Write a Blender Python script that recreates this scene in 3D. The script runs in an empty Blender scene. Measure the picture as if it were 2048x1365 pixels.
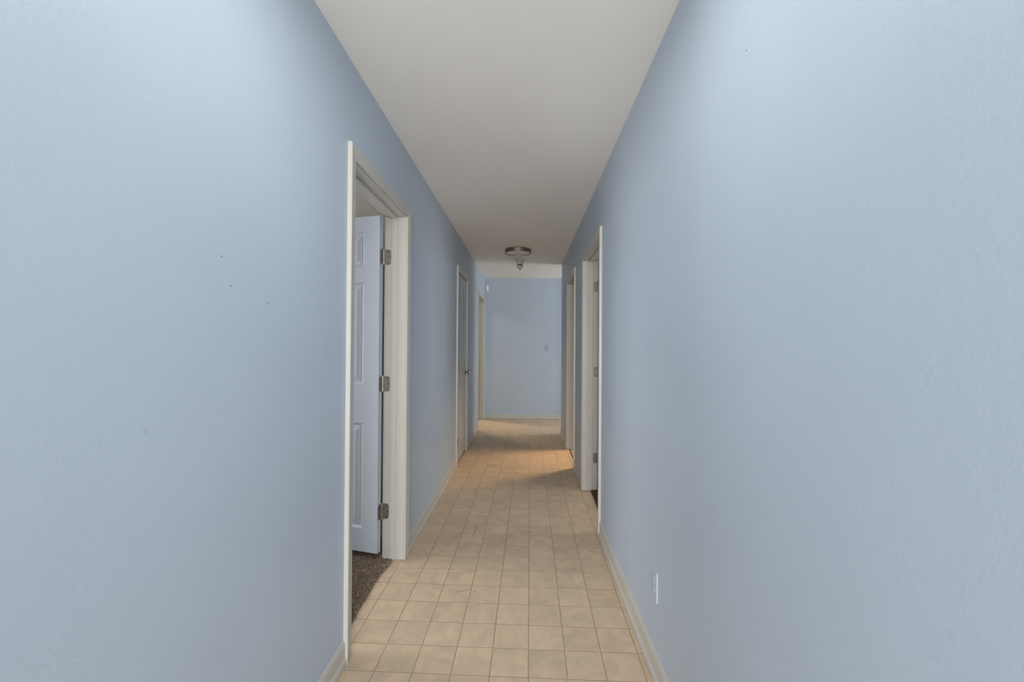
import bpy, bmesh, math, random
from mathutils import Vector, Matrix

S = bpy.context.scene
C = S.collection
random.seed(7)
PI = math.pi

# ---------------------------------------------------------------- camera
F_PX, YAW, PITCH, ROLL, CAM_H = 839.68, -0.03401, 0.00822, 0.00662, 1.2951
cy, sy, cp, sp = math.cos(YAW), math.sin(YAW), math.cos(PITCH), math.sin(PITCH)
fwd = Vector((sy * cp, cy * cp, sp)); rgt = Vector((cy, -sy, 0)); up = rgt.cross(fwd)
r2 = math.cos(ROLL) * rgt + math.sin(ROLL) * up
u2 = -math.sin(ROLL) * rgt + math.cos(ROLL) * up
cd = bpy.data.cameras.new('camera')
cam = bpy.data.objects.new('camera', cd); C.objects.link(cam)
cd.sensor_width = 36.0; cd.lens = F_PX * 36.0 / 2048.0; cd.clip_start = 0.02
mw = Matrix((r2, u2, -fwd)).transposed().to_4x4(); mw.translation = Vector((0, 0, CAM_H))
cam.matrix_world = mw
S.camera = cam

# ---------------------------------------------------------------- world, light, exposure
w = bpy.data.worlds.new('world'); S.world = w; w.use_nodes = True
w.node_tree.nodes['Background'].inputs[0].default_value = (0.80, 0.90, 1.0, 1)
w.node_tree.nodes['Background'].inputs[1].default_value = 0.35
S.view_settings.view_transform = 'Standard'; S.view_settings.look = 'None'
S.view_settings.exposure = 0.0; S.view_settings.gamma = 1.0
S.view_settings.use_curve_mapping = False


def area(name, loc, target, sx, sy_, power, col, spread=180):
    l = bpy.data.lights.new(name, 'AREA'); l.shape = 'RECTANGLE'
    l.size = sx; l.size_y = sy_; l.energy = power; l.color = col; l.spread = math.radians(spread)
    o = bpy.data.objects.new(name, l); C.objects.link(o); o.location = loc
    o.rotation_euler = (Vector(target) - Vector(loc)).to_track_quat('-Z', 'Y').to_euler()
    return o


# unseen area light standing in for light from the room behind the photographer
area('front_room_light', (-0.1, -4.4, 1.2), (-0.1, 5, 1.2), 3.4, 2.2, 368, (1.0, 0.985, 0.965))
# light sources and added fill in the rooms off the hall
area('daylight_side_hall', (3.3, 6.72, 1.35), (0, 6.75, 1.2), 0.9, 1.3, 46, (1.0, 0.96, 0.90))
area('lamp_far_left_room', (-1.75, 7.65, 2.0), (-0.3, 6.70, 0.0), 0.26, 0.26, 5.2, (1.0, 0.80, 0.50), 80)
area('fill_far_left_room', (-1.5, 6.35, 2.40), (-1.5, 6.35, 0), 0.35, 0.35, 7, (1.0, 0.95, 0.88))  # unseen second light added to brighten the far jamb and nearby floor
area('lamp_right_room', (1.75, 5.35, 2.15), (0.25, 4.75, 0.0), 0.60, 0.60, 7.5, (1.0, 0.70, 0.40), 62)
area('fill_left_room', (-3.3, 1.95, 1.40), (0, 2.15, 1.3), 1.4, 1.5, 42, (0.97, 0.98, 1.0))  # added fill through the open door for the middle of the hall
area('fill_near_right_room', (3.3, 3.1, 1.4), (0, 3.3, 1.3), 1.5, 1.5, 36, (1.0, 0.98, 0.95))  # added fill for mid-hall walls and ceiling; the room has no window

# ---------------------------------------------------------------- materials


def new_mat(name, col, rough=0.5, metal=0.0, spec=0.5):
    m = bpy.data.materials.new(name); m.use_nodes = True
    b = m.node_tree.nodes['Principled BSDF']
    b.inputs['Base Color'].default_value = (*col, 1)
    b.inputs['Roughness'].default_value = rough; b.inputs['Metallic'].default_value = metal
    b.inputs['Specular IOR Level'].default_value = spec
    return m, m.node_tree.nodes, m.node_tree.links, b


def add_noise(m, nodes, links, bsdf, c1, c2, scale, detail=4, bump=0.0, bscale=200, bdist=0.002, objrand=0.0):
    tc = nodes.new('ShaderNodeTexCoord')
    n = nodes.new('ShaderNodeTexNoise'); n.inputs['Scale'].default_value = scale; n.inputs['Detail'].default_value = detail
    links.new(tc.outputs['Object'], n.inputs['Vector'])
    r = nodes.new('ShaderNodeValToRGB')
    r.color_ramp.elements[0].position = 0.3; r.color_ramp.elements[1].position = 0.7
    r.color_ramp.elements[0].color = (*c1, 1); r.color_ramp.elements[1].color = (*c2, 1)
    links.new(n.outputs['Fac'], r.inputs['Fac'])
    out = r.outputs['Color']
    links.new(out, bsdf.inputs['Base Color'])
    if bump:
        n2 = nodes.new('ShaderNodeTexNoise'); n2.inputs['Scale'].default_value = bscale; n2.inputs['Detail'].default_value = 3
        links.new(tc.outputs['Object'], n2.inputs['Vector'])
        bp = nodes.new('ShaderNodeBump'); bp.inputs['Strength'].default_value = bump; bp.inputs['Distance'].default_value = bdist
        links.new(n2.outputs['Fac'], bp.inputs['Height']); links.new(bp.outputs['Normal'], bsdf.inputs['Normal'])
    return r


def simple(name, c, var=0.03, rough=0.5, metal=0.0, scale=3, bump=0.0, bscale=200, bdist=0.002, spec=0.5):
    m, n, l, b = new_mat(name, c, rough, metal, spec)
    c1 = tuple(x * (1 - var) for x in c); c2 = tuple(x * (1 + var) for x in c)
    add_noise(m, n, l, b, c1, c2, scale, 4, bump, bscale, bdist)
    return m


BLUE = (0.450, 0.532, 0.628)
M_wall = simple('blue_wall_paint', BLUE, 0.025, 0.45, scale=2.2, bump=0.16, bscale=105, bdist=0.0025, spec=0.35)
M_door = simple('blue_door_paint', (0.44, 0.495, 0.565), 0.02, 0.38, scale=3, bump=0.06, bscale=60, spec=0.4)
M_ceil = simple('ceiling_paint', (0.87, 0.855, 0.815), 0.015, 0.75, scale=1.5, bump=0.05, bscale=120, spec=0.2)
M_trim = simple('greige_trim_paint', (0.515, 0.508, 0.478), 0.02, 0.38, scale=5, spec=0.45)
M_plate = simple('blue_plate_paint', (0.425, 0.510, 0.610), 0.01, 0.55, scale=8)
M_plastic = simple('white_plastic', (0.75, 0.80, 0.84), 0.01, 0.35, scale=8)
M_detector = simple('aged_white_plastic', (0.50, 0.49, 0.46), 0.03, 0.7, scale=20, spec=0.15)
M_black = simple('black_plastic', (0.012, 0.012, 0.013), 0.1, 0.25, scale=10)
M_nickel = simple('brushed_nickel', (0.42, 0.40, 0.37), 0.08, 0.33, 1.0, scale=60)
M_ring = simple('dark_nickel_ring', (0.24, 0.225, 0.205), 0.08, 0.45, 1.0, scale=60)
M_hinge = simple('worn_satin_hinge', (0.28, 0.268, 0.25), 0.22, 0.42, 0.9, scale=70)
M_diff = simple('frosted_diffuser', (0.84, 0.83, 0.80), 0.01, 0.8, scale=3, spec=0.1)
M_beige = simple('beige_wall_paint', (0.46, 0.41, 0.36), 0.03, 0.7, scale=2, bump=0.1, bscale=95)
M_grout = simple('vinyl_joint', (0.385, 0.290, 0.200), 0.10, 0.6, scale=12)
M_orange = simple('orange_sheet_floor', (0.60, 0.36, 0.15), 0.08, 0.4, scale=9)
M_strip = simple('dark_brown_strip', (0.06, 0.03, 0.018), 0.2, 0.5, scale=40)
M_carpet = simple('brown_carpet', (0.27, 0.212, 0.158), 0.35, 0.95, scale=60, spec=0.1)
M_carpet2 = simple('darker_brown_carpet', (0.10, 0.068, 0.045), 0.35, 0.95, scale=60, spec=0.1)
M_hair = simple('dark_hair', (0.17, 0.125, 0.09), 0.1, 0.6, scale=40)
M_hole = simple('wall_scuff_dark', (0.03, 0.035, 0.045), 0.2, 0.8, scale=100)
M_chip = simple('chipped_paint', (0.22, 0.24, 0.27), 0.2, 0.7, scale=100)
M_smudge = simple('wall_smudge', (0.425, 0.515, 0.605), 0.04, 0.5, scale=60)

# vinyl tile: marbled, each tile a slightly different tone
M_tile, tn, tl, tb = new_mat('marbled_vinyl', (0.5, 0.4, 0.3), 0.52, 0, 0.16)
tc = tn.new('ShaderNodeTexCoord'); oi = tn.new('ShaderNodeObjectInfo')
geo = tn.new('ShaderNodeNewGeometry')
off = tn.new('ShaderNodeVectorMath'); off.operation = 'ADD'
mo = tn.new('ShaderNodeMath'); mo.operation = 'MULTIPLY'; mo.inputs[1].default_value = 37.0
tl.new(oi.outputs['Random'], mo.inputs[0]); tl.new(mo.outputs[0], off.inputs[1]); tl.new(geo.outputs['Position'], off.inputs[0])
n1 = tn.new('ShaderNodeTexNoise'); n1.inputs['Scale'].default_value = 13; n1.inputs['Detail'].default_value = 5; n1.inputs['Distortion'].default_value = 0.6
tl.new(off.outputs[0], n1.inputs['Vector'])
r1 = tn.new('ShaderNodeValToRGB')
r1.color_ramp.elements[0].position = 0.30; r1.color_ramp.elements[0].color = (0.535, 0.420, 0.312, 1)
r1.color_ramp.elements[1].position = 0.64; r1.color_ramp.elements[1].color = (0.650, 0.502, 0.345, 1)
tl.new(n1.outputs['Fac'], r1.inputs['Fac'])
n3 = tn.new('ShaderNodeTexNoise'); n3.inputs['Scale'].default_value = 4.5; n3.inputs['Detail'].default_value = 8; n3.inputs['Distortion'].default_value = 1.2
tl.new(off.outputs[0], n3.inputs['Vector'])
r3 = tn.new('ShaderNodeValToRGB')          # thin grey veins
e = r3.color_ramp.elements
e[0].position = 0.455; e[0].color = (1, 1, 1, 1); e[1].position = 0.545; e[1].color = (1, 1, 1, 1)
x_ = e.new(0.50); x_.color = (0.945, 0.935, 0.945, 1)
tl.new(n3.outputs['Fac'], r3.inputs['Fac'])
mx = tn.new('ShaderNodeMix'); mx.data_type = 'RGBA'; mx.blend_type = 'MULTIPLY'; mx.inputs[0].default_value = 1
tl.new(r1.outputs['Color'], mx.inputs[6]); tl.new(r3.outputs['Color'], mx.inputs[7])
mr = tn.new('ShaderNodeMapRange'); mr.inputs[3].default_value = 0.955; mr.inputs[4].default_value = 1.045
tl.new(oi.outputs['Random'], mr.inputs[0])
hs = tn.new('ShaderNodeHueSaturation'); tl.new(mr.outputs[0], hs.inputs['Value'])
tl.new(mx.outputs[2], hs.inputs['Color']); tl.new(hs.outputs['Color'], tb.inputs['Base Color'])
nb = tn.new('ShaderNodeTexNoise'); nb.inputs['Scale'].default_value = 45; nb.inputs['Detail'].default_value = 3
tl.new(geo.outputs['Position'], nb.inputs['Vector'])
bp = tn.new('ShaderNodeBump'); bp.inputs['Strength'].default_value = 0.12; bp.inputs['Distance'].default_value = 0.002
tl.new(nb.outputs['Fac'], bp.inputs['Height']); tl.new(bp.outputs['Normal'], tb.inputs['Normal'])

# ---------------------------------------------------------------- helpers


def obj(name, bm, mat, parent=None, smooth=False, recalc=True):
    if recalc:
        bmesh.ops.recalc_face_normals(bm, faces=bm.faces)
    me = bpy.data.meshes.new(name); bm.to_mesh(me); bm.free()
    me.materials.append(mat)
    if smooth:
        me.polygons.foreach_set('use_smooth', [True] * len(me.polygons))
        me.set_sharp_from_angle(angle=math.radians(35))
    o = bpy.data.objects.new(name, me); C.objects.link(o)
    if parent is not None:
        o.parent = parent
    return o


def empty(name, loc=(0, 0, 0)):
    o = bpy.data.objects.new(name, None); C.objects.link(o); o.location = loc
    o.empty_display_size = 0.05
    return o


def tag(o, label=None, cat=None, kind=None, group=None):
    if label: o['label'] = label
    if cat: o['category'] = cat
    if kind: o['kind'] = kind
    if group: o['group'] = group
    return o


def box(bm, x0, x1, y0, y1, z0, z1, bev=0.0):
    g = bmesh.ops.create_cube(bm, size=1.0)
    vs = g['verts']
    for v in vs:
        v.co = Vector(((x0 + x1) / 2 + v.co.x * (x1 - x0), (y0 + y1) / 2 + v.co.y * (y1 - y0), (z0 + z1) / 2 + v.co.z * (z1 - z0)))
    if bev:
        es = list({e for v in vs for e in v.link_edges})
        bmesh.ops.bevel(bm, geom=es, offset=bev, segments=2, affect='EDGES', profile=0.6)
    return vs


def prism(bm, pts, axis, a, b):
    """closed polygon pts (2D) extruded along axis from a to b"""
    def P(p, t):
        if axis == 0: return (t, p[0], p[1])
        if axis == 1: return (p[0], t, p[1])
        return (p[0], p[1], t)
    A = [bm.verts.new(P(p, a)) for p in pts]; B = [bm.verts.new(P(p, b)) for p in pts]
    n = len(pts)
    bm.faces.new(A); bm.faces.new(B[::-1])
    for i in range(n):
        bm.faces.new((A[i], B[i], B[(i + 1) % n], A[(i + 1) % n]))


def lathe(bm, prof, seg=32, axis='z', origin=(0, 0, 0), sign=1):
    """profile [(r, h)] revolved; axis z or x"""
    rings = []
    ox, oy, oz = origin
    for r, h in prof:
        ring = []
        if r < 1e-6:
            p = (ox, oy, oz + h * sign) if axis == 'z' else (ox + h * sign, oy, oz)
            ring = [bm.verts.new(p)]
        else:
            for k in range(seg):
                a = 2 * PI * k / seg
                if axis == 'z': p = (ox + r * math.cos(a), oy + r * math.sin(a), oz + h * sign)
                else: p = (ox + h * sign, oy + r * math.cos(a), oz + r * math.sin(a))
                ring.append(bm.verts.new(p))
        rings.append(ring)
    for A, B in zip(rings, rings[1:]):
        for k in range(seg):
            q = (k + 1) % seg
            if len(A) == 1 and len(B) == 1: continue
            if len(A) == 1: bm.faces.new((A[0], B[k], B[q]))
            elif len(B) == 1: bm.faces.new((A[k], A[q], B[0]))
            else: bm.faces.new((A[k], A[q], B[q], B[k]))


# ---------------------------------------------------------------- dimensions (metres; hall runs along +Y)
XL, XR, H = -0.728, 0.510, 2.462
WT = 0.120                      # wall thickness
Y0, YE = -0.9, 7.36             # hall mouth behind the camera, end wall
YC = 6.13                       # outside corner on the right
YBK = -4.7
# openings: (near face of near jamb, far face of far jamb, head)
D1 = (1.735, 2.500, 2.057)      # left, open door
D2 = (4.415, 5.095, 2.062)      # left, closed door
D3 = (6.31, 7.215, 2.045)       # left, far opening
R1 = (2.925, 3.765, 2.045)      # right, near
R2 = (4.450, 5.220, 2.045)      # right, far

# ---------------------------------------------------------------- walls


def wall_with_openings(name, xa, xb, y0, y1, ops, label):
    bm = bmesh.new(); y = y0
    for a, b, h in ops:
        box(bm, xa, xb, y, a - 0.012, -0.02, H + 0.02)
        box(bm, xa, xb, a - 0.012, b + 0.012, h + 0.012, H + 0.02)
        y = b + 0.012
    if y1 - y > 0.001:
        box(bm, xa, xb, y, y1, -0.02, H + 0.02)
    bmesh.ops.remove_doubles(bm, verts=bm.verts, dist=1e-5)
    o = obj(name, bm, M_wall)
    return tag(o, label, 'wall', 'structure')


wall_left = wall_with_openings('wall_left', XL - WT, XL, Y0, YE, (D1, D2, D3), 'long blue painted hallway wall on the left with three doorways')
# right wall, its far end an outside corner with a rounded bead
bm = bmesh.new()
y = Y0
for a, b, h in (R1, R2):
    box(bm, XR, XR + WT, y, a - 0.012, -0.02, H + 0.02)
    box(bm, XR, XR + WT, a - 0.012, b + 0.012, h + 0.012, H + 0.02); y = b + 0.012
rad = 0.016
pts = [(XR, y), (XR + WT, y), (XR + WT, YC - rad)]
pts += [(XR + WT - rad + rad * math.cos(t), YC - rad + rad * math.sin(t)) for t in [PI / 2 * k / 6 for k in range(1, 7)]]
pts += [(XR + rad - rad * math.sin(t), YC - rad + rad * math.cos(t)) for t in [PI / 2 * k / 6 for k in range(0, 7)]]
prism(bm, pts, 2, -0.02, H + 0.02)
wall_right = tag(obj('wall_right', bm, M_wall), 'long blue painted hallway wall on the right ending at a rounded outside corner', 'wall', 'structure')

bm = bmesh.new(); box(bm, XL - WT, 3.6, YE, YE + 0.12, -0.02, H + 0.02)
wall_end = tag(obj('wall_end', bm, M_wall), 'blue wall closing the far end of the hallway', 'wall', 'structure')

bm = bmesh.new(); box(bm, -3.6, 3.8, YBK - 0.2, 9.4, H, H + 0.1)
ceiling = tag(obj('ceiling', bm, M_ceil), 'plain off-white painted hallway ceiling', 'ceiling', 'structure')


def slab(name, x0, x1, y0, y1, mat, label, z0=-0.02, z1=None):
    bm = bmesh.new(); box(bm, x0, x1, y0, y1, z0, H + 0.02 if z1 is None else z1)
    return tag(obj(name, bm, mat), label, 'wall', 'structure')


# rooms off the hall (beige walls), only what a doorway could show
slab('wall_left_room_far', -3.4, XL - WT, 2.80, 2.90, M_beige, 'beige far wall of the room behind the open left door')
slab('wall_left_room_side', -3.5, -3.4, 0.1, 2.90, M_beige, 'beige outer wall of the room behind the open left door')
slab('wall_left_room_near', -3.4, XL - WT, 0.1, 0.2, M_beige, 'beige near wall of the room behind the open left door')
slab('wall_far_left_room_near', -3.4, XL - WT, 5.5, 5.6, M_beige, 'beige near wall of the room beyond the far left doorway')
slab('wall_far_left_room_side', -3.5, -3.4, 5.5, YE, M_beige, 'beige outer wall of the room beyond the far left doorway')
slab('wall_far_left_room_back', -3.5, -3.4, YE, 9.3, M_beige, 'beige outer wall of the back of the far left room')
slab('wall_far_left_room_right', XL - WT - 0.001, XL - 0.001, YE + 0.12, 9.3, M_beige, 'beige inner wall of the back of the far left room')
slab('wall_far_left_room_end', -3.5, XL - WT, 9.3, 9.4, M_beige, 'beige end wall of the back of the far left room')
slab('wall_near_right_room_near', XR + WT, 3.4, 1.9, 2.0, M_beige, 'beige near wall of the room beyond the near right doorway')
slab('wall_right_rooms_divider', XR + WT, 3.4, 4.24, 4.34, M_beige, 'beige wall dividing the two rooms on the right')
slab('wall_right_rooms_side', 3.4, 3.5, 1.9, YC - 0.1, M_beige, 'beige outer wall of the two rooms on the right')
slab('wall_side_hall_near', XR + WT, 3.6, YC - 0.12, YC - 0.0005, M_wall, 'blue wall of the side hall turning right at the end')
slab('wall_side_hall_end', 3.6, 3.7, YC - 0.12, YE, M_wall, 'blue wall at the far end of the side hall')
# room behind the photographer
slab('wall_front_room_left', -3.0, -2.9, YBK, Y0, M_wall, 'blue left wall of the room behind the hallway mouth')
slab('wall_front_room_right', 2.9, 3.0, YBK, Y0, M_wall, 'blue right wall of the room behind the hallway mouth')
slab('wall_front_room_back', -3.0, 3.0, YBK - 0.1, YBK, M_wall, 'blue back wall of the room behind the hallway mouth')
slab('wall_mouth_left', -3.0, XL - WT, Y0 - 0.1, Y0, M_wall, 'blue wall beside the hallway mouth on the left')
slab('wall_mouth_right', XR + WT, 3.0, Y0 - 0.1, Y0, M_wall, 'blue wall beside the hallway mouth on the right')

# ---------------------------------------------------------------- floor: joint-coloured slab + vinyl tiles
bm = bmesh.new(); box(bm, XL - 0.079, XR + 0.035, YBK, YE + 0.05, -0.05, -0.0004)
floor = tag(obj('floor', bm, M_grout), 'beige marbled square-tile vinyl hallway floor with brown joints', 'floor', 'structure')

T, TX, TY, TA = 0.1524, -0.7455, 1.6517, -0.00966
ca, sa = math.cos(TA), math.sin(TA)
wav = [(1.72, -.788), (1.86, -.792), (1.94, -.797), (2.03, -.802), (2.13, -.801), (2.24, -.806), (2.33, -.803), (2.39, -.794), (2.45, -.788), (2.515, -.789)]


def xl_lim(y):
    if D1[0] - 0.01 <= y <= D1[1] + 0.01:
        for (a, xa), (b, xb) in zip(wav, wav[1:]):
            if a <= y <= b: return xa + (xb - xa) * (y - a) / (b - a)
        return wav[-1][1]
    if D2[0] <= y <= D2[1]: return XL - 0.055
    if D3[0] <= y <= D3[1]: return XL - 0.066
    return XL - 0.002


def xr_lim(y):
    if R1[0] <= y <= R1[1]: return 0.575 + 0.004 * math.sin(y * 9)
    if R2[0] <= y <= R2[1]: return 0.536
    if y > YC: return XR + 0.035
    return XR + 0.002


def tile_poly(i, j):
    """outline of one tile (world xy), clipped to the floor's cut edges; None if nothing is left"""
    g = 0.0024
    a0, a1, b0, b1 = i * T + g, (i + 1) * T - g, j * T + g, (j + 1) * T - g
    W = lambda a, b: (TX + a * ca - b * sa, TY + a * sa + b * ca)
    ns = 9
    L, R = [], []
    for k in range(ns):
        b = b0 + (b1 - b0) * k / (ns - 1)
        xl, yl = W(a0, b); xr, yr = W(a1, b)
        l = max(xl, xl_lim(yl)); r = min(xr, xr_lim(yr))
        if r - l > 0.003:
            L.append((l, yl, l > xl + 1e-6)); R.append((r, yr, r < xr - 1e-6))
    if len(L) < 2: return None
    if max(p[1] for p in L) > YE - 0.004:
        L = [p for p in L if p[1] < YE - 0.004]; R = R[:len(L)]
        if len(L) < 2: return None

    def thin(P):
        if not any(p[2] for p in P): return [P[0][:2], P[-1][:2]]
        out = [P[0][:2]]
        for a, b, c in zip(P, P[1:], P[2:]):
            s1 = (b[0] - a[0]) - (c[0] - b[0])
            if abs(s1) > 2e-4: out.append(b[:2])
        out.append(P[-1][:2]); return out
    L, R = thin(L), thin(R)
    return R + L[::-1]


def tile_bm(bm, P):
    n = len(P); cx = sum(p[0] for p in P) / n; cyy = sum(p[1] for p in P) / n
    bot = [bm.verts.new((x, y_, -0.0004)) for x, y_ in P]
    xs = [p[0] for p in P]; ys = [p[1] for p in P]
    wx = max(xs) - min(xs); wy = max(ys) - min(ys)
    fx = 1 - min(0.6, 0.0008 / wx); fy = 1 - min(0.6, 0.0008 / max(wy, 1e-3))
    mx_, my_ = (max(xs) + min(xs)) / 2, (max(ys) + min(ys)) / 2
    top = [bm.verts.new((mx_ + (x - mx_) * fx, my_ + (y_ - my_) * fy, 0.0)) for x, y_ in P]
    bm.faces.new(top)
    for k in range(n):
        q = (k + 1) % n
        bm.faces.new((bot[k], bot[q], top[q], top[k]))


polys = []
for j in range(-17, 39):
    for i in range(-1, 10):
        P = tile_poly(i, j)
        if P: polys.append((j, i, P))
near = [q for q in polys if q[0] < -2]
seen = [q for q in polys if q[0] >= -2]
vis, far = seen[:296], seen[296:]
for j, i, P in vis:
    cx = sum(p[0] for p in P) / len(P); cyy = sum(p[1] for p in P) / len(P)
    bm = bmesh.new(); tile_bm(bm, [(x - cx, y_ - cyy) for x, y_ in P])
    o = obj('tile', bm, M_tile, floor); o.location = (cx, cyy, 0)
for part in (near, far):
    bm = bmesh.new()
    for j, i, P in part: tile_bm(bm, P)
    tag(obj('tile', bm, M_tile, floor), kind='stuff')

# loose hairs and a scratch lying on the tiles


def strand(name, pts, r, parent, mat):
    bm = bmesh.new(); prev = None
    for k, p in enumerate(pts):
        a = Vector(p); d = (Vector(pts[min(k + 1, len(pts) - 1)]) - Vector(pts[max(k - 1, 0)])).normalized()
        s = Vector((-d.y, d.x, 0)) * r
        ring = [bm.verts.new(a + s), bm.verts.new(a + Vector((0, 0, r * 1.2))), bm.verts.new(a - s)]
        if prev:
            for q in range(3):
                bm.faces.new((prev[q], prev[(q + 1) % 3], ring[(q + 1) % 3], ring[q]))
        prev = ring
    return obj(name, bm, mat, parent)


strand('hair_strand', [(-.362, 2.182, .0004), (-.325, 2.203, .0004), (-.283, 2.217, .0004), (-.255, 2.200, .0004), (-.233, 2.175, .0004)], .0007, floor, M_hair)
strand('scratch', [(-.339, 2.988, .0002), (-.344, 2.92, .0002), (-.351, 2.86, .0002), (-.356, 2.817, .0002)], .0011, floor, M_hair)
strand('scratch', [(-.345, 2.985, .0002), (-.349, 2.93, .0002), (-.353, 2.885, .0002)], .0006, floor, M_hair)
for (x, y_) in ((-.592, 2.021), (-.624, 1.975), (-.303, 2.172)):
    bm = bmesh.new(); lathe(bm, [(0.0025, 0), (0.002, 0.0015), (0, 0.002)], 8, origin=(x, y_, 0))
    obj('crumb', bm, M_hair, floor)

# floors of the side rooms and of the room behind the camera
def floor_slab(name, x0, x1, y0, y1, z1, mat, label):
    bm = bmesh.new(); box(bm, x0, x1, y0, y1, z1 - 0.05, z1)
    return tag(obj(name, bm, mat), label, 'floor', 'structure')


floor_slab('floor_side_hall', XR + 0.035, 3.6, YC, YE + 0.02, -0.0003, M_tile, 'beige vinyl floor of the side hall turning right')
floor_slab('floor_right_room', 0.548, 3.4, 4.34, YC - 0.11, -0.0005, M_orange, 'warm orange-brown floor beyond the far right doorway')
floor_slab('floor_far_left_room', -3.4, XL - 0.079, 5.6, 9.3, -0.0004, M_tile, 'beige vinyl floor beyond the far left doorway')
floor_slab('floor_front_room_left', -3.0, XL - 0.079, YBK, Y0, -0.001, M_tile, 'beige vinyl floor left of the hallway mouth')
floor_slab('floor_front_room_right', XR + 0.035, 3.0, YBK, Y0, -0.001, M_tile, 'beige vinyl floor right of the hallway mouth')


def carpet(name, x0, x1, y0, y1, mat, label, patch, n, tall, edge):
    """carpet backing + tufted pile where a doorway shows it; edge(y) = x where the vinyl stops"""
    bm = bmesh.new(); box(bm, x0, x1, y0, y1, -0.045, -0.004)
    o = tag(obj(name, bm, mat), label, 'carpet', 'structure')
    px0, px1, py0, py1 = patch
    bm = bmesh.new()
    for k in range(n):
        x = random.uniform(px0, px1); y_ = random.uniform(py0, py1)
        if not edge(x, y_): continue
        s = random.uniform(0.0016, 0.0030); h = tall * random.uniform(0.6, 1.1)
        lean = Vector((random.uniform(-1, 1), random.uniform(-1, 1), 0)) * 0.006
        a0 = random.uniform(0, 2 * PI)
        b = [bm.verts.new((x + s * math.cos(a0 + t), y_ + s * math.sin(a0 + t), -0.005)) for t in (0, 2.094, 4.189)]
        m_ = [bm.verts.new((x + lean.x * .5 + s * 1.2 * math.cos(a0 + t), y_ + lean.y * .5 + s * 1.2 * math.sin(a0 + t), h * 0.6)) for t in (0, 2.094, 4.189)]
        t_ = bm.verts.new((x + lean.x, y_ + lean.y, h))
        for q in range(3):
            r = (q + 1) % 3
            bm.faces.new((b[q], b[r], m_[r], m_[q])); bm.faces.new((m_[q], m_[r], t_))
    tag(obj('carpet_pile', bm, mat, o), kind='stuff')
    return o


def edge_left(x, y_):
    if D1[0] <= y_ <= D1[1]: return x < xl_lim(y_) - 0.002
    return x < XL - WT - 0.002


carpet('floor_left_room', -3.4, -0.785, 0.2, 2.80, M_carpet, 'shaggy brown carpet inside the open left doorway', (-1.35, -0.78, 1.74, 2.62), 38000, 0.011, edge_left)
carpet('floor_near_right_room', 0.575, 3.4, 2.0, 4.24, M_carpet2, 'dark brown carpet inside the near right doorway', (0.578, 0.85, 2.93, 3.77), 15000, 0.010, lambda x, y_: x > xr_lim(y_) + 0.002)

# ---------------------------------------------------------------- baseboards
BB = [(0.0, 0.0), (0.0085, 0.0), (0.0085, 0.088), (0.0075, 0.096), (0.0045, 0.103), (0.0030, 0.110), (0.0, 0.112)]
SH = [(0.0082, 0.002), (0.0140, 0.002), (0.0150, 0.010), (0.0142, 0.020), (0.0118, 0.030), (0.0082, 0.036)]


def base_run(root, side, a, b, hs=1.0):
    """one run of board + shoe moulding along Y on the wall face (side +1 = projects to +X)"""
    x = XL if side > 0 else XR
    bm = bmesh.new(); prism(bm, [(x + side * p, q * hs) for p, q in BB], 1, a, b); obj('board', bm, M_trim, root)
    bm = bmesh.new(); prism(bm, [(x + side * p, q) for p, q in SH], 1, a, b); obj('shoe_moulding', bm, M_trim, root, smooth=True)


CW = 0.057                       # casing width
RV = 0.004                       # reveal
def outer(D): return D[0] - RV - CW, D[1] + RV + CW
bl = tag(empty('baseboard_left', (0, 0, 0)), 'greige baseboard with shoe moulding along the left hallway wall', 'baseboard', 'structure')
o1, o2, o3 = outer(D1), outer(D2), outer(D3)
for a, b in ((Y0, o1[0]), (o1[1], o2[0]), (o2[1], o3[0])): base_run(bl, 1, a, b, 0.90)
br = tag(empty('baseboard_right', (0, 0, 0)), 'greige baseboard with shoe moulding along the right hallway wall', 'baseboard', 'structure')
q1, q2 = outer(R1), outer(R2)
for a, b, hs in ((Y0, q1[0], 0.98), (q1[1], q2[0], 0.90), (q2[1], YC + 0.009, 0.66)): base_run(br, -1, a, b, hs)
# return of the baseboard round the outside corner, into the side hall
bm = bmesh.new(); prism(bm, [(YC + p, q * 0.66) for p, q in BB], 0, XR - 0.008, 3.6); obj('board', bm, M_trim, br)
bm = bmesh.new(); prism(bm, [(YC + p, q) for p, q in SH], 0, XR - 0.014, 3.6); obj('shoe_moulding', bm, M_trim, br)
be = tag(empty('baseboard_end', (0, 0, 0)), 'greige baseboard across the blue end wall', 'baseboard', 'structure')
bm = bmesh.new(); prism(bm, [(YE - p, q * 0.60) for p, q in BB], 0, XL, 3.6); obj('board', bm, M_trim, be)
bm = bmesh.new(); prism(bm, [(YE - p, q * 0.70) for p, q in SH], 0, XL, 3.6); obj('shoe_moulding', bm, M_trim, be)

# ---------------------------------------------------------------- doors
CAS = [(0.0, 0.0), (0.0, 0.0085), (0.0025, 0.0105), (0.0055, 0.0108), (0.0075, 0.0122), (0.028, 0.0142), (0.046, 0.0170), (0.053, 0.0172), (0.0562, 0.0145), (0.057, 0.0)]


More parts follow.
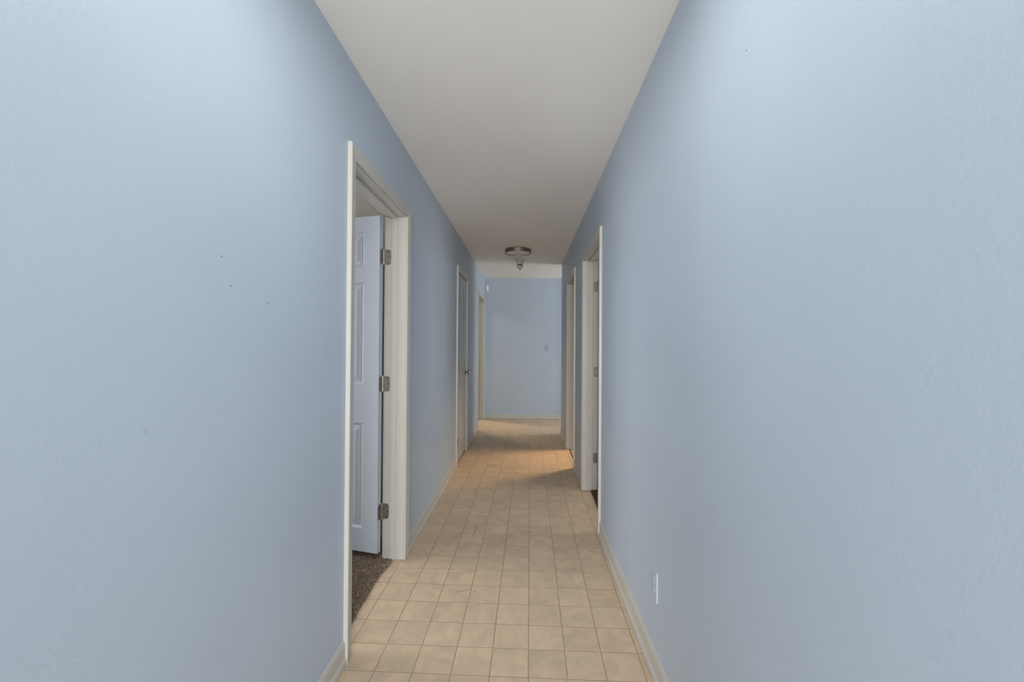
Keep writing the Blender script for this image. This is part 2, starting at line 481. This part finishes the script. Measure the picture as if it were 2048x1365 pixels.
def casing(root, D, xw, side):
    """mitred casing round an opening on the wall face xw, projecting side*X: two sides and a head"""
    a, b, h = D[0] - RV, D[1] + RV, D[2] + RV
    for which in ('near', 'far', 'head'):
        bm = bmesh.new(); A, B = [], []
        for u, t in CAS:
            x = xw + side * t
            if which == 'near': p, q = (x, a - u, 0.001), (x, a - u, h + u)
            elif which == 'far': p, q = (x, b + u, 0.001), (x, b + u, h + u)
            else: p, q = (x, a - u, h + u), (x, b + u, h + u)
            A.append(bm.verts.new(p)); B.append(bm.verts.new(q))
        n = len(A); bm.faces.new(A); bm.faces.new(B[::-1])
        for k in range(n): bm.faces.new((A[k], B[k], B[(k + 1) % n], A[(k + 1) % n]))
        obj('casing', bm, M_trim, root)


def jambs(root, D, xa, xb, stop=None):
    """side jambs and head jamb lining the opening; stop = (x0, x1) of the stop moulding"""
    a, b, h = D; t = 0.0115
    for y0, y1, z1 in ((a - t, a, h + t), (b, b + t, h + t)):
        bm = bmesh.new(); box(bm, xa, xb, y0, y1, 0.001, z1, 0.0008); obj('jamb', bm, M_trim, root)
    bm = bmesh.new(); box(bm, xa, xb, a, b, h, h + t, 0.0008); obj('jamb', bm, M_trim, root)
    if stop:
        s0, s1 = stop; d = 0.009
        bm = bmesh.new(); box(bm, s0, s1, a, a + d, 0.001, h, 0.002); obj('stop', bm, M_trim, root)
        bm = bmesh.new(); box(bm, s0, s1, b - d, b, 0.001, h, 0.002); obj('stop', bm, M_trim, root)
        bm = bmesh.new(); box(bm, s0, s1, a + d, b - d, h - d, h, 0.002); obj('stop', bm, M_trim, root)


ZB, ZT = 0.012, 2.046


def leaf(root, W, mw_, thick=0.035, z0=0.018, z1=2.050):
    """six-panel door leaf: local u (0 = hinge edge) along x, v thickness from 0 to -thick along y"""
    st, mid = 0.105, 0.095
    pw = (W - 2 * st - mid) / 2
    us = [0, st, st + pw, st + pw + mid, W - st, W]
    zs = [z0, 0.193, 0.817, 1.051, 1.660, 1.752, 1.962, z1]
    bm = bmesh.new(); fields = []
    for v, s in ((0.0, 1), (-thick, -1)):
        vs = {}
        for i, u in enumerate(us):
            for k, z in enumerate(zs): vs[i, k] = bm.verts.new((u, v, z))
        for i in range(5):
            for k in range(7):
                q = [vs[i, k], vs[i + 1, k], vs[i + 1, k + 1], vs[i, k + 1]]
                if i in (1, 3) and k in (1, 3, 5):
                    loops = [q]
                    for ins, dep in ((0.003, 0.004), (0.011, 0.0085), (0.016, 0.0095)):
                        loops.append([bm.verts.new((u_, v - s * dep, z_)) for u_, z_ in
                                      ((us[i] + ins, zs[k] + ins), (us[i + 1] - ins, zs[k] + ins), (us[i + 1] - ins, zs[k + 1] - ins), (us[i] + ins, zs[k + 1] - ins))])
                    for A, B in zip(loops, loops[1:]):
                        for m in range(4): bm.faces.new((A[m], A[(m + 1) % 4], B[(m + 1) % 4], B[m]))
                    bm.faces.new(loops[-1])
                    fields.append((us[i] + 0.0175, us[i + 1] - 0.0175, zs[k] + 0.0175, zs[k + 1] - 0.0175, v, s))
                else:
                    bm.faces.new(q)
        edge = [(i, 0) for i in range(5)] + [(5, k) for k in range(7)] + [(i, 7) for i in range(5, 0, -1)] + [(0, k) for k in range(7, 0, -1)]
        if s == 1: E1 = [vs[p] for p in edge]
        else:
            E2 = [vs[p] for p in edge]
            for m in range(len(E1)):
                n = (m + 1) % len(E1); bm.faces.new((E1[m], E1[n], E2[n], E2[m]))
    lf = obj('door_leaf', bm, M_door, root); lf.matrix_local = mw_
    for u0, u1, za, zb, v, s in fields:           # raised field of each panel
        bm = bmesh.new(); b_ = 0.026
        A = [bm.verts.new((u, v - s * 0.0098, z)) for u, z in ((u0, za), (u1, za), (u1, zb), (u0, zb))]
        A2 = [bm.verts.new((u, v - s * 0.0075, z)) for u, z in ((u0, za), (u1, za), (u1, zb), (u0, zb))]
        B = [bm.verts.new((u, v - s * 0.0032, z)) for u, z in ((u0 + b_, za + b_), (u1 - b_, za + b_), (u1 - b_, zb - b_), (u0 + b_, zb - b_))]
        B2 = [bm.verts.new((u, v - s * 0.0018, z)) for u, z in ((u0 + b_ + .001, za + b_ + .001), (u1 - b_ - .001, za + b_ + .001), (u1 - b_ - .001, zb - b_ - .001), (u0 + b_ + .001, zb - b_ - .001))]
        for P, Q in ((A, A2), (A2, B), (B, B2)):
            for m in range(4): bm.faces.new((P[m], P[(m + 1) % 4], Q[(m + 1) % 4], Q[m]))
        bm.faces.new(B2); bm.faces.new(A[::-1])
        obj('panel', bm, M_door, lf)
    return lf


def hinge_plate(bm, o, du, dn, w_, h_, t=0.002, r=0.014):
    """plate from o along du (width), rounded on its far corners, thickness along dn"""
    o, du, dn = Vector(o), Vector(du), Vector(dn); pts = [(0, -h_ / 2)]
    for k in range(6): a = -PI / 2 + PI / 2 * k / 5; pts.append((w_ - r + r * math.cos(a), -h_ / 2 + r + r * math.sin(a)))
    for k in range(6): a = PI / 2 * k / 5; pts.append((w_ - r + r * math.cos(a), h_ / 2 - r + r * math.sin(a)))
    pts.append((0, h_ / 2))
    A = [bm.verts.new(o + du * p + Vector((0, 0, q))) for p, q in pts]
    B = [bm.verts.new(o + du * p + Vector((0, 0, q)) + dn * t) for p, q in pts]
    bm.faces.new(A); bm.faces.new(B[::-1]); n = len(A)
    for k in range(n): bm.faces.new((A[k], B[k], B[(k + 1) % n], A[(k + 1) % n]))


def screw_at(parent, p, dn):
    bm = bmesh.new(); dn = Vector(dn)
    a = Vector((0, 0, 1)); b = dn.cross(a)
    ring = [bm.verts.new(Vector(p) + 0.0034 * (a * math.cos(t) + b * math.sin(t)) + dn * 0.0001) for t in [2 * PI * k / 10 for k in range(10)]]
    top = bm.verts.new(Vector(p) + dn * 0.0007)
    for k in range(10): bm.faces.new((ring[k], ring[(k + 1) % 10], top))
    bm.faces.new(ring[::-1])
    return obj('screw', bm, M_black, parent)


def barrel_bm(bm, x, y_, z, h_, r=0.0058):
    for k in range(5):
        a = -h_ / 2 + h_ * k / 5; b = a + h_ / 5 - 0.0012
        lathe(bm, [(0, a), (r, a), (r, b), (0, b)], 14, origin=(x, y_, z))
    lathe(bm, [(0.0035, h_ / 2 - 0.002), (0.0075, h_ / 2), (0.0062, h_ / 2 + 0.0035), (0, h_ / 2 + 0.005)], 14, origin=(x, y_, z))


def knob(parent, side_x, x_face, y_, z, mat):
    """round knob projecting along side_x*X from x_face"""
    prof = [(0.0, 0.0), (0.031, 0.0), (0.032, 0.003), (0.029, 0.008), (0.016, 0.012), (0.0115, 0.018), (0.0115, 0.028), (0.015, 0.033),
            (0.0235, 0.038), (0.0270, 0.045), (0.0272, 0.054), (0.0245, 0.061), (0.014, 0.0645), (0, 0.065)]
    bm = bmesh.new(); lathe(bm, prof, 28, 'x', (x_face, y_, z), side_x)
    return obj('knob', bm, mat, parent, smooth=True)


HZ = (0.290, 1.054, 1.816)

# door_1: left, standing open into the carpeted room
d1 = tag(empty('door_1', (XL, D1[1], 0)), 'left doorway with blue six-panel door standing open onto brown carpet', 'door', 'structure')
d1.location = (0, 0, 0)
XRM = XL - WT                    # room face of the left wall
casing(d1, D1, XL, 1); casing(d1, D1, XRM, -1)
jambs(d1, D1, XRM, XL, (-0.811, -0.779))
PIN = Vector((XRM - 0.012, D1[1] - 0.001, 0))
ang = math.radians(104)
# closed pose: u along -Y from the hinge edge, outer (room) face at XRM -> open by turning clockwise about the pin
closed = Matrix(((0, -1, 0, XRM - 0.003), (-1, 0, 0, D1[1] - 0.003), (0, 0, 1, 0), (0, 0, 0, 1)))
Rm = Matrix.Translation(PIN) @ Matrix.Rotation(-ang, 4, 'Z') @ Matrix.Translation(-PIN)
lf1 = leaf(d1, 0.757, Rm @ closed, 0.035, 0.054, 2.056)
du = Rm.to_3x3() @ Vector((1, 0, 0)); dn = Rm.to_3x3() @ Vector((0, 1, 0))
for z in HZ:
    hg = empty('hinge', (0, 0, 0)); hg.parent = d1
    bm = bmesh.new(); hinge_plate(bm, (PIN.x + 0.004, D1[1] - 0.0003, z), (1, 0, 0), (0, -1, 0), 0.038, 0.092)
    obj('hinge_plate', bm, M_hinge, hg)
    p0 = Rm @ Vector((PIN.x + 0.004, D1[1] - 0.003, z))
    bm = bmesh.new(); hinge_plate(bm, p0, du, dn, 0.034, 0.092); obj('hinge_plate', bm, M_hinge, hg)
    bm = bmesh.new(); barrel_bm(bm, PIN.x, PIN.y - 0.004, z, 0.092); obj('barrel', bm, M_nickel, hg, smooth=True)
    for dx, dz in ((0.026, 0.034), (0.033, 0.0), (0.026, -0.034)):
        screw_at(hg, (PIN.x + 0.004 + dx - 0.002, D1[1] - 0.0024, z + dz), (0, -1, 0))
# knobs on the free end of the leaf
for v, sgn in ((0.0, 1), (-0.035, -1)):
    k = knob(lf1, 1, 0, 0, 0, M_nickel)
    k.matrix_local = Matrix.Translation((0.757 - 0.065, v, 0.955)) @ Matrix.Rotation(sgn * PI / 2, 4, 'Z')
# chips in the paint near the leaf's foot
for u, z in ((0.022, 0.118), (0.036, 0.115), (0.060, 0.112), (0.030, 0.108)):
    bm = bmesh.new(); box(bm, u, u + 0.008, -0.0352, -0.0348, z, z + 0.0016); obj('paint_chip', bm, M_chip, lf1)

# door_2: left, closed
d2 = tag(empty('door_2'), 'closed blue six-panel door with a round knob on the left wall', 'door', 'structure')
casing(d2, D2, XL, 1); jambs(d2, D2, XRM, XL, (XL - 0.055, XL - 0.041))
cl2 = Matrix(((0, 1, 0, XL - 0.004), (1, 0, 0, D2[0] + 0.003), (0, 0, 1, 0), (0, 0, 0, 1)))
W2 = D2[1] - D2[0] - 0.006
lf2 = leaf(d2, W2, cl2, 0.035, 0.022, 2.055)
for z in (0.250, 1.050, 1.835):
    hg = empty('hinge'); hg.parent = d2
    bm = bmesh.new(); hinge_plate(bm, (XL + 0.010, D2[0] + 0.001, z), (-1, 0, 0), (0, 1, 0), 0.034, 0.090); obj('hinge_plate', bm, M_hinge, hg)
    bm = bmesh.new(); barrel_bm(bm, XL + 0.0125, D2[0] + 0.001, z, 0.090, 0.0075); obj('barrel', bm, M_hinge, hg, smooth=True)
k2 = knob(lf2, 1, 0, 0, 0, M_nickel)
k2.matrix_local = cl2.inverted() @ Matrix.Translation((XL - 0.004, D2[1] - 0.065, 0.957))
# dark strip standing in for the dark gap line under the leaf
bm = bmesh.new(); box(bm, XL - 0.036, XL - 0.008, D2[0] + 0.004, D2[1] - 0.004, 0.001, 0.013); obj('gap_strip', bm, M_strip, d2)
bm = bmesh.new(); box(bm, XRM, XRM + 0.02, D2[0], D2[1], 0, D2[2]); obj('closet_back', bm, M_beige, d2)

# door_3: left, far cased opening
d3 = tag(empty('door_3'), 'far left cased doorway letting light onto the floor before the end wall', 'door', 'structure')
casing(d3, D3, XL, 1); casing(d3, D3, XRM, -1); jambs(d3, D3, XRM, XL, (-0.811, -0.779))

# door_4: right, near doorway, leaf folded back inside the room
d4 = tag(empty('door_4'), 'near right doorway with satin hinges on its far jamb', 'door', 'structure')
XQ = XR + WT
casing(d4, R1, XR, -1); casing(d4, R1, XQ, 1); jambs(d4, R1, XR, XQ, (0.556, 0.592))
PIN4 = Vector((XQ + 0.010, R1[1] - 0.001, 0))
closed4 = Matrix(((0, 1, 0, XQ), (-1, 0, 0, R1[1] - 0.003), (0, 0, 1, 0), (0, 0, 0, 1)))
Rm4 = Matrix.Translation(PIN4) @ Matrix.Rotation(math.radians(97), 4, 'Z') @ Matrix.Translation(-PIN4)
lf4 = leaf(d4, R1[1] - R1[0] - 0.006, Rm4 @ closed4, 0.035, 0.03, 2.04)
for z in HZ:
    hg = empty('hinge'); hg.parent = d4
    bm = bmesh.new(); hinge_plate(bm, (PIN4.x - 0.004, R1[1] - 0.0003, z), (-1, 0, 0), (0, -1, 0), 0.036, 0.090); obj('hinge_plate', bm, M_hinge, hg)
    bm = bmesh.new(); barrel_bm(bm, PIN4.x, PIN4.y - 0.004, z, 0.090); obj('barrel', bm, M_hinge, hg, smooth=True)
    for dx, dz in ((0.026, 0.034), (0.033, 0.0), (0.026, -0.034)):
        screw_at(hg, (PIN4.x - 0.004 - dx + 0.003, R1[1] - 0.0024, z + dz), (0, -1, 0))

# door_5: right, far cased opening with a dark transition strip
d5 = tag(empty('door_5'), 'far right cased doorway glowing warm over an orange floor', 'door', 'structure')
casing(d5, R2, XR, -1); casing(d5, R2, XQ, 1); jambs(d5, R2, XR, XQ, (0.572, 0.604))
bm = bmesh.new(); box(bm, 0.536, 0.549, R2[0], R2[1], -0.001, 0.003, 0.001); obj('transition_strip', bm, M_strip, d5)

# ---------------------------------------------------------------- small wall fittings
# duplex outlet, painted over, low on the right wall
ou = tag(empty('wall_outlet', (XR, 1.672, 0.360)), 'blue painted-over duplex outlet low on the right wall', 'outlet')


def plate(root, axis, sgn, w_, h_, t, mat, nm='cover_plate'):
    bm = bmesh.new()
    o0 = [(-w_ / 2, -h_ / 2), (w_ / 2, -h_ / 2), (w_ / 2, h_ / 2), (-w_ / 2, h_ / 2)]
    i0 = [(p * (1 - 0.0035 / (w_ / 2)), q * (1 - 0.0035 / (h_ / 2))) for p, q in o0]
    P = (lambda p, q, d: (sgn * d, p, q)) if axis == 'x' else (lambda p, q, d: (p, sgn * d, q))
    L0 = [bm.verts.new(P(p, q, 0)) for p, q in o0]; L1 = [bm.verts.new(P(p, q, t * 0.45)) for p, q in o0]; L2 = [bm.verts.new(P(p, q, t)) for p, q in i0]
    for A, B in ((L0, L1), (L1, L2)):
        for m in range(4): bm.faces.new((A[m], A[(m + 1) % 4], B[(m + 1) % 4], B[m]))
    bm.faces.new(L2); bm.faces.new(L0[::-1])
    return obj(nm, bm, mat, root)


plate(ou, 'x', -1, 0.072, 0.116, 0.0050, M_plate)
for dz in (0.0195, -0.0195):
    bm = bmesh.new(); n = 24; pts = []
    for k in range(n):
        a = 2 * PI * k / n; pts.append((0.017 * math.cos(a), max(-0.0135, min(0.0135, 0.017 * math.sin(a)))))
    A = [bm.verts.new((-0.0045, p, q + dz)) for p, q in pts]; B = [bm.verts.new((-0.0062, p * .96, q * .96 + dz)) for p, q in pts]
    bm.faces.new(B)
    for k in range(n): bm.faces.new((A[k], A[(k + 1) % n], B[(k + 1) % n], B[k]))
    rc = obj('receptacle', bm, M_plate, ou)
    for dy in (-0.0063, 0.0063):
        bm = bmesh.new(); box(bm, -0.0064, -0.0061, dy - 0.0008, dy + 0.0008, dz - 0.001, dz + 0.007); obj('slot', bm, M_smudge, rc)
bm = bmesh.new(); lathe(bm, [(0.0035, 0), (0.003, 0.0012), (0, 0.0015)], 12, 'x', (-0.0048, 0, 0), -1); obj('screw', bm, M_plate, ou)

# toggle switch on the end wall
sw = tag(empty('light_switch', (0.382, YE, 1.244)), 'blue painted toggle light switch on the end wall', 'switch')
plate(sw, 'y', -1, 0.072, 0.116, 0.0065, M_plate)
bm = bmesh.new(); box(bm, -0.006, 0.006, -0.0075, -0.0060, -0.0125, 0.0125); obj('toggle_slot', bm, M_smudge, sw)
bm = bmesh.new(); prism(bm, [(-0.0065, -0.006), (-0.019, 0.004), (-0.020, 0.009), (-0.0065, 0.006)], 0, -0.004, 0.004); obj('toggle', bm, M_plate, sw)
for dz in (0.030, -0.030):
    bm = bmesh.new(); lathe(bm, [(0.0035, 0), (0.003, 0.001), (0, 0.0014)], 12, 'z', (0, 0, 0)); o = obj('screw', bm, M_plate, sw)
    o.matrix_local = Matrix.Translation((0, -0.0064, dz)) @ Matrix.Rotation(PI / 2, 4, 'X')

# motion sensor in the corner over the far left doorway
ms = tag(empty('motion_sensor', (-0.697, YE, 2.276)), 'small white motion sensor high in the far left corner', 'sensor')
bm = bmesh.new()
prism(bm, [(-0.030, 0), (0.030, 0), (0.030, -0.022), (0.019, -0.042), (-0.019, -0.042), (-0.030, -0.022)], 2, -0.050, 0.050)
bmesh.ops.bevel(bm, geom=list(bm.edges), offset=0.004, segments=2, affect='EDGES')
obj('housing', bm, M_plastic, ms, smooth=True)
bm = bmesh.new(); prism(bm, [(0.018 * math.cos(t), -0.040 - 0.008 * math.sin(t)) for t in [PI * k / 10 for k in range(11)]], 2, -0.040, 0.010)
obj('lens', bm, M_plastic, ms, smooth=True)
bm = bmesh.new(); box(bm, -0.004, 0.004, -0.0432, -0.0415, 0.024, 0.030); obj('indicator', bm, M_diff, ms)

# ---------------------------------------------------------------- ceiling fixtures


def flush_light(loc, label):
    t = tag(empty('ceiling_light', loc), label, 'ceiling light')
    R = 0.160
    bm = bmesh.new(); lathe(bm, [(0, 0), (R - 0.004, 0), (R - 0.003, -0.006), (R, -0.008), (R, -0.044), (R - 0.002, -0.046), (R - 0.0105, -0.046), (R - 0.0115, -0.040)], 64)
    obj('rim', bm, M_ring, t, smooth=True)
    bm = bmesh.new(); lathe(bm, [(R - 0.011, -0.040), (R - 0.03, -0.0432), (R * 0.5, -0.0452), (0, -0.046)], 64)
    obj('diffuser', bm, M_diff, t, smooth=True)
    return t


flush_light((-0.108, 5.155, H), 'flat round unlit ceiling light with a nickel rim')
near_lamp = flush_light((-0.10, 0.92, H), 'lit flat round ceiling light with a nickel rim above the hallway mouth')
l = bpy.data.lights.new('near_lamp_light', 'AREA'); l.shape = 'DISK'; l.size = 0.29; l.energy = 7.5; l.color = (1.0, 0.98, 0.95)
lo = bpy.data.objects.new('near_lamp_light', l); C.objects.link(lo); lo.location = (-0.10, 0.92, H - 0.049)

sd = tag(empty('smoke_detector', (-0.094, 5.765, H)), 'small domed ceiling detector with two black windows behind the round light', 'detector')
bm = bmesh.new(); lathe(bm, [(0, 0), (0.063, 0), (0.064, -0.012), (0.060, -0.024), (0.050, -0.030), (0.044, -0.032)], 40); obj('base', bm, M_detector, sd, smooth=True)
bm = bmesh.new(); lathe(bm, [(0.044, -0.031), (0.0445, -0.075), (0.041, -0.095), (0.032, -0.112), (0.020, -0.122), (0, -0.124)], 40); obj('body', bm, M_detector, sd, smooth=True)
for dx in (-0.015, 0.015):
    bm = bmesh.new(); box(bm, dx - 0.0105, dx + 0.0105, -0.047, -0.036, -0.089, -0.067, 0.002); obj('sensor_window', bm, M_black, sd)
bm = bmesh.new(); lathe(bm, [(0.013, -0.118), (0.012, -0.132), (0.007, -0.138), (0, -0.139)], 16); obj('test_button', bm, M_ring, sd, smooth=True)

# ---------------------------------------------------------------- wear on the walls
def wall_dot(x, y_, z, r, sgn, wall, nm='nail_hole', mat=None, t=0.0005):
    bm = bmesh.new(); n = 9
    pts = [(r * random.uniform(.7, 1.2) * math.cos(2 * PI * k / n), r * random.uniform(.7, 1.2) * math.sin(2 * PI * k / n)) for k in range(n)]
    A = [bm.verts.new((x - sgn * 0.0005, y_ + p, z + q)) for p, q in pts]; B = [bm.verts.new((x + sgn * t, y_ + p * .8, z + q * .8)) for p, q in pts]
    bm.faces.new(B)
    for k in range(n): bm.faces.new((A[k], A[(k + 1) % n], B[(k + 1) % n], B[k]))
    obj(nm, bm, mat or M_hole, wall)


for y_, z, r in ((.976, 1.501, .0018), (.981, 1.478, .0009), (1.009, 1.434, .0020), (1.019, 1.433, .0010), (1.157, 1.407, .0021),
                 (1.339, 1.428, .0010), (1.373, 1.448, .0014), (1.389, 1.456, .0010), (1.045, 1.25, .0010), (1.413, .931, .0012), (1.215, .478, .0012)):
    wall_dot(XL, y_, z, r, 1, wall_left)
wall_dot(XL, .781, 1.125, .011, 1, wall_left, 'smudge', M_smudge, 0.0002)
wall_dot(XR, .993, 1.986, .0018, -1, wall_right)
wall_dot(XR, 2.57, .776, .004, -1, wall_right, 'chip', M_plastic)
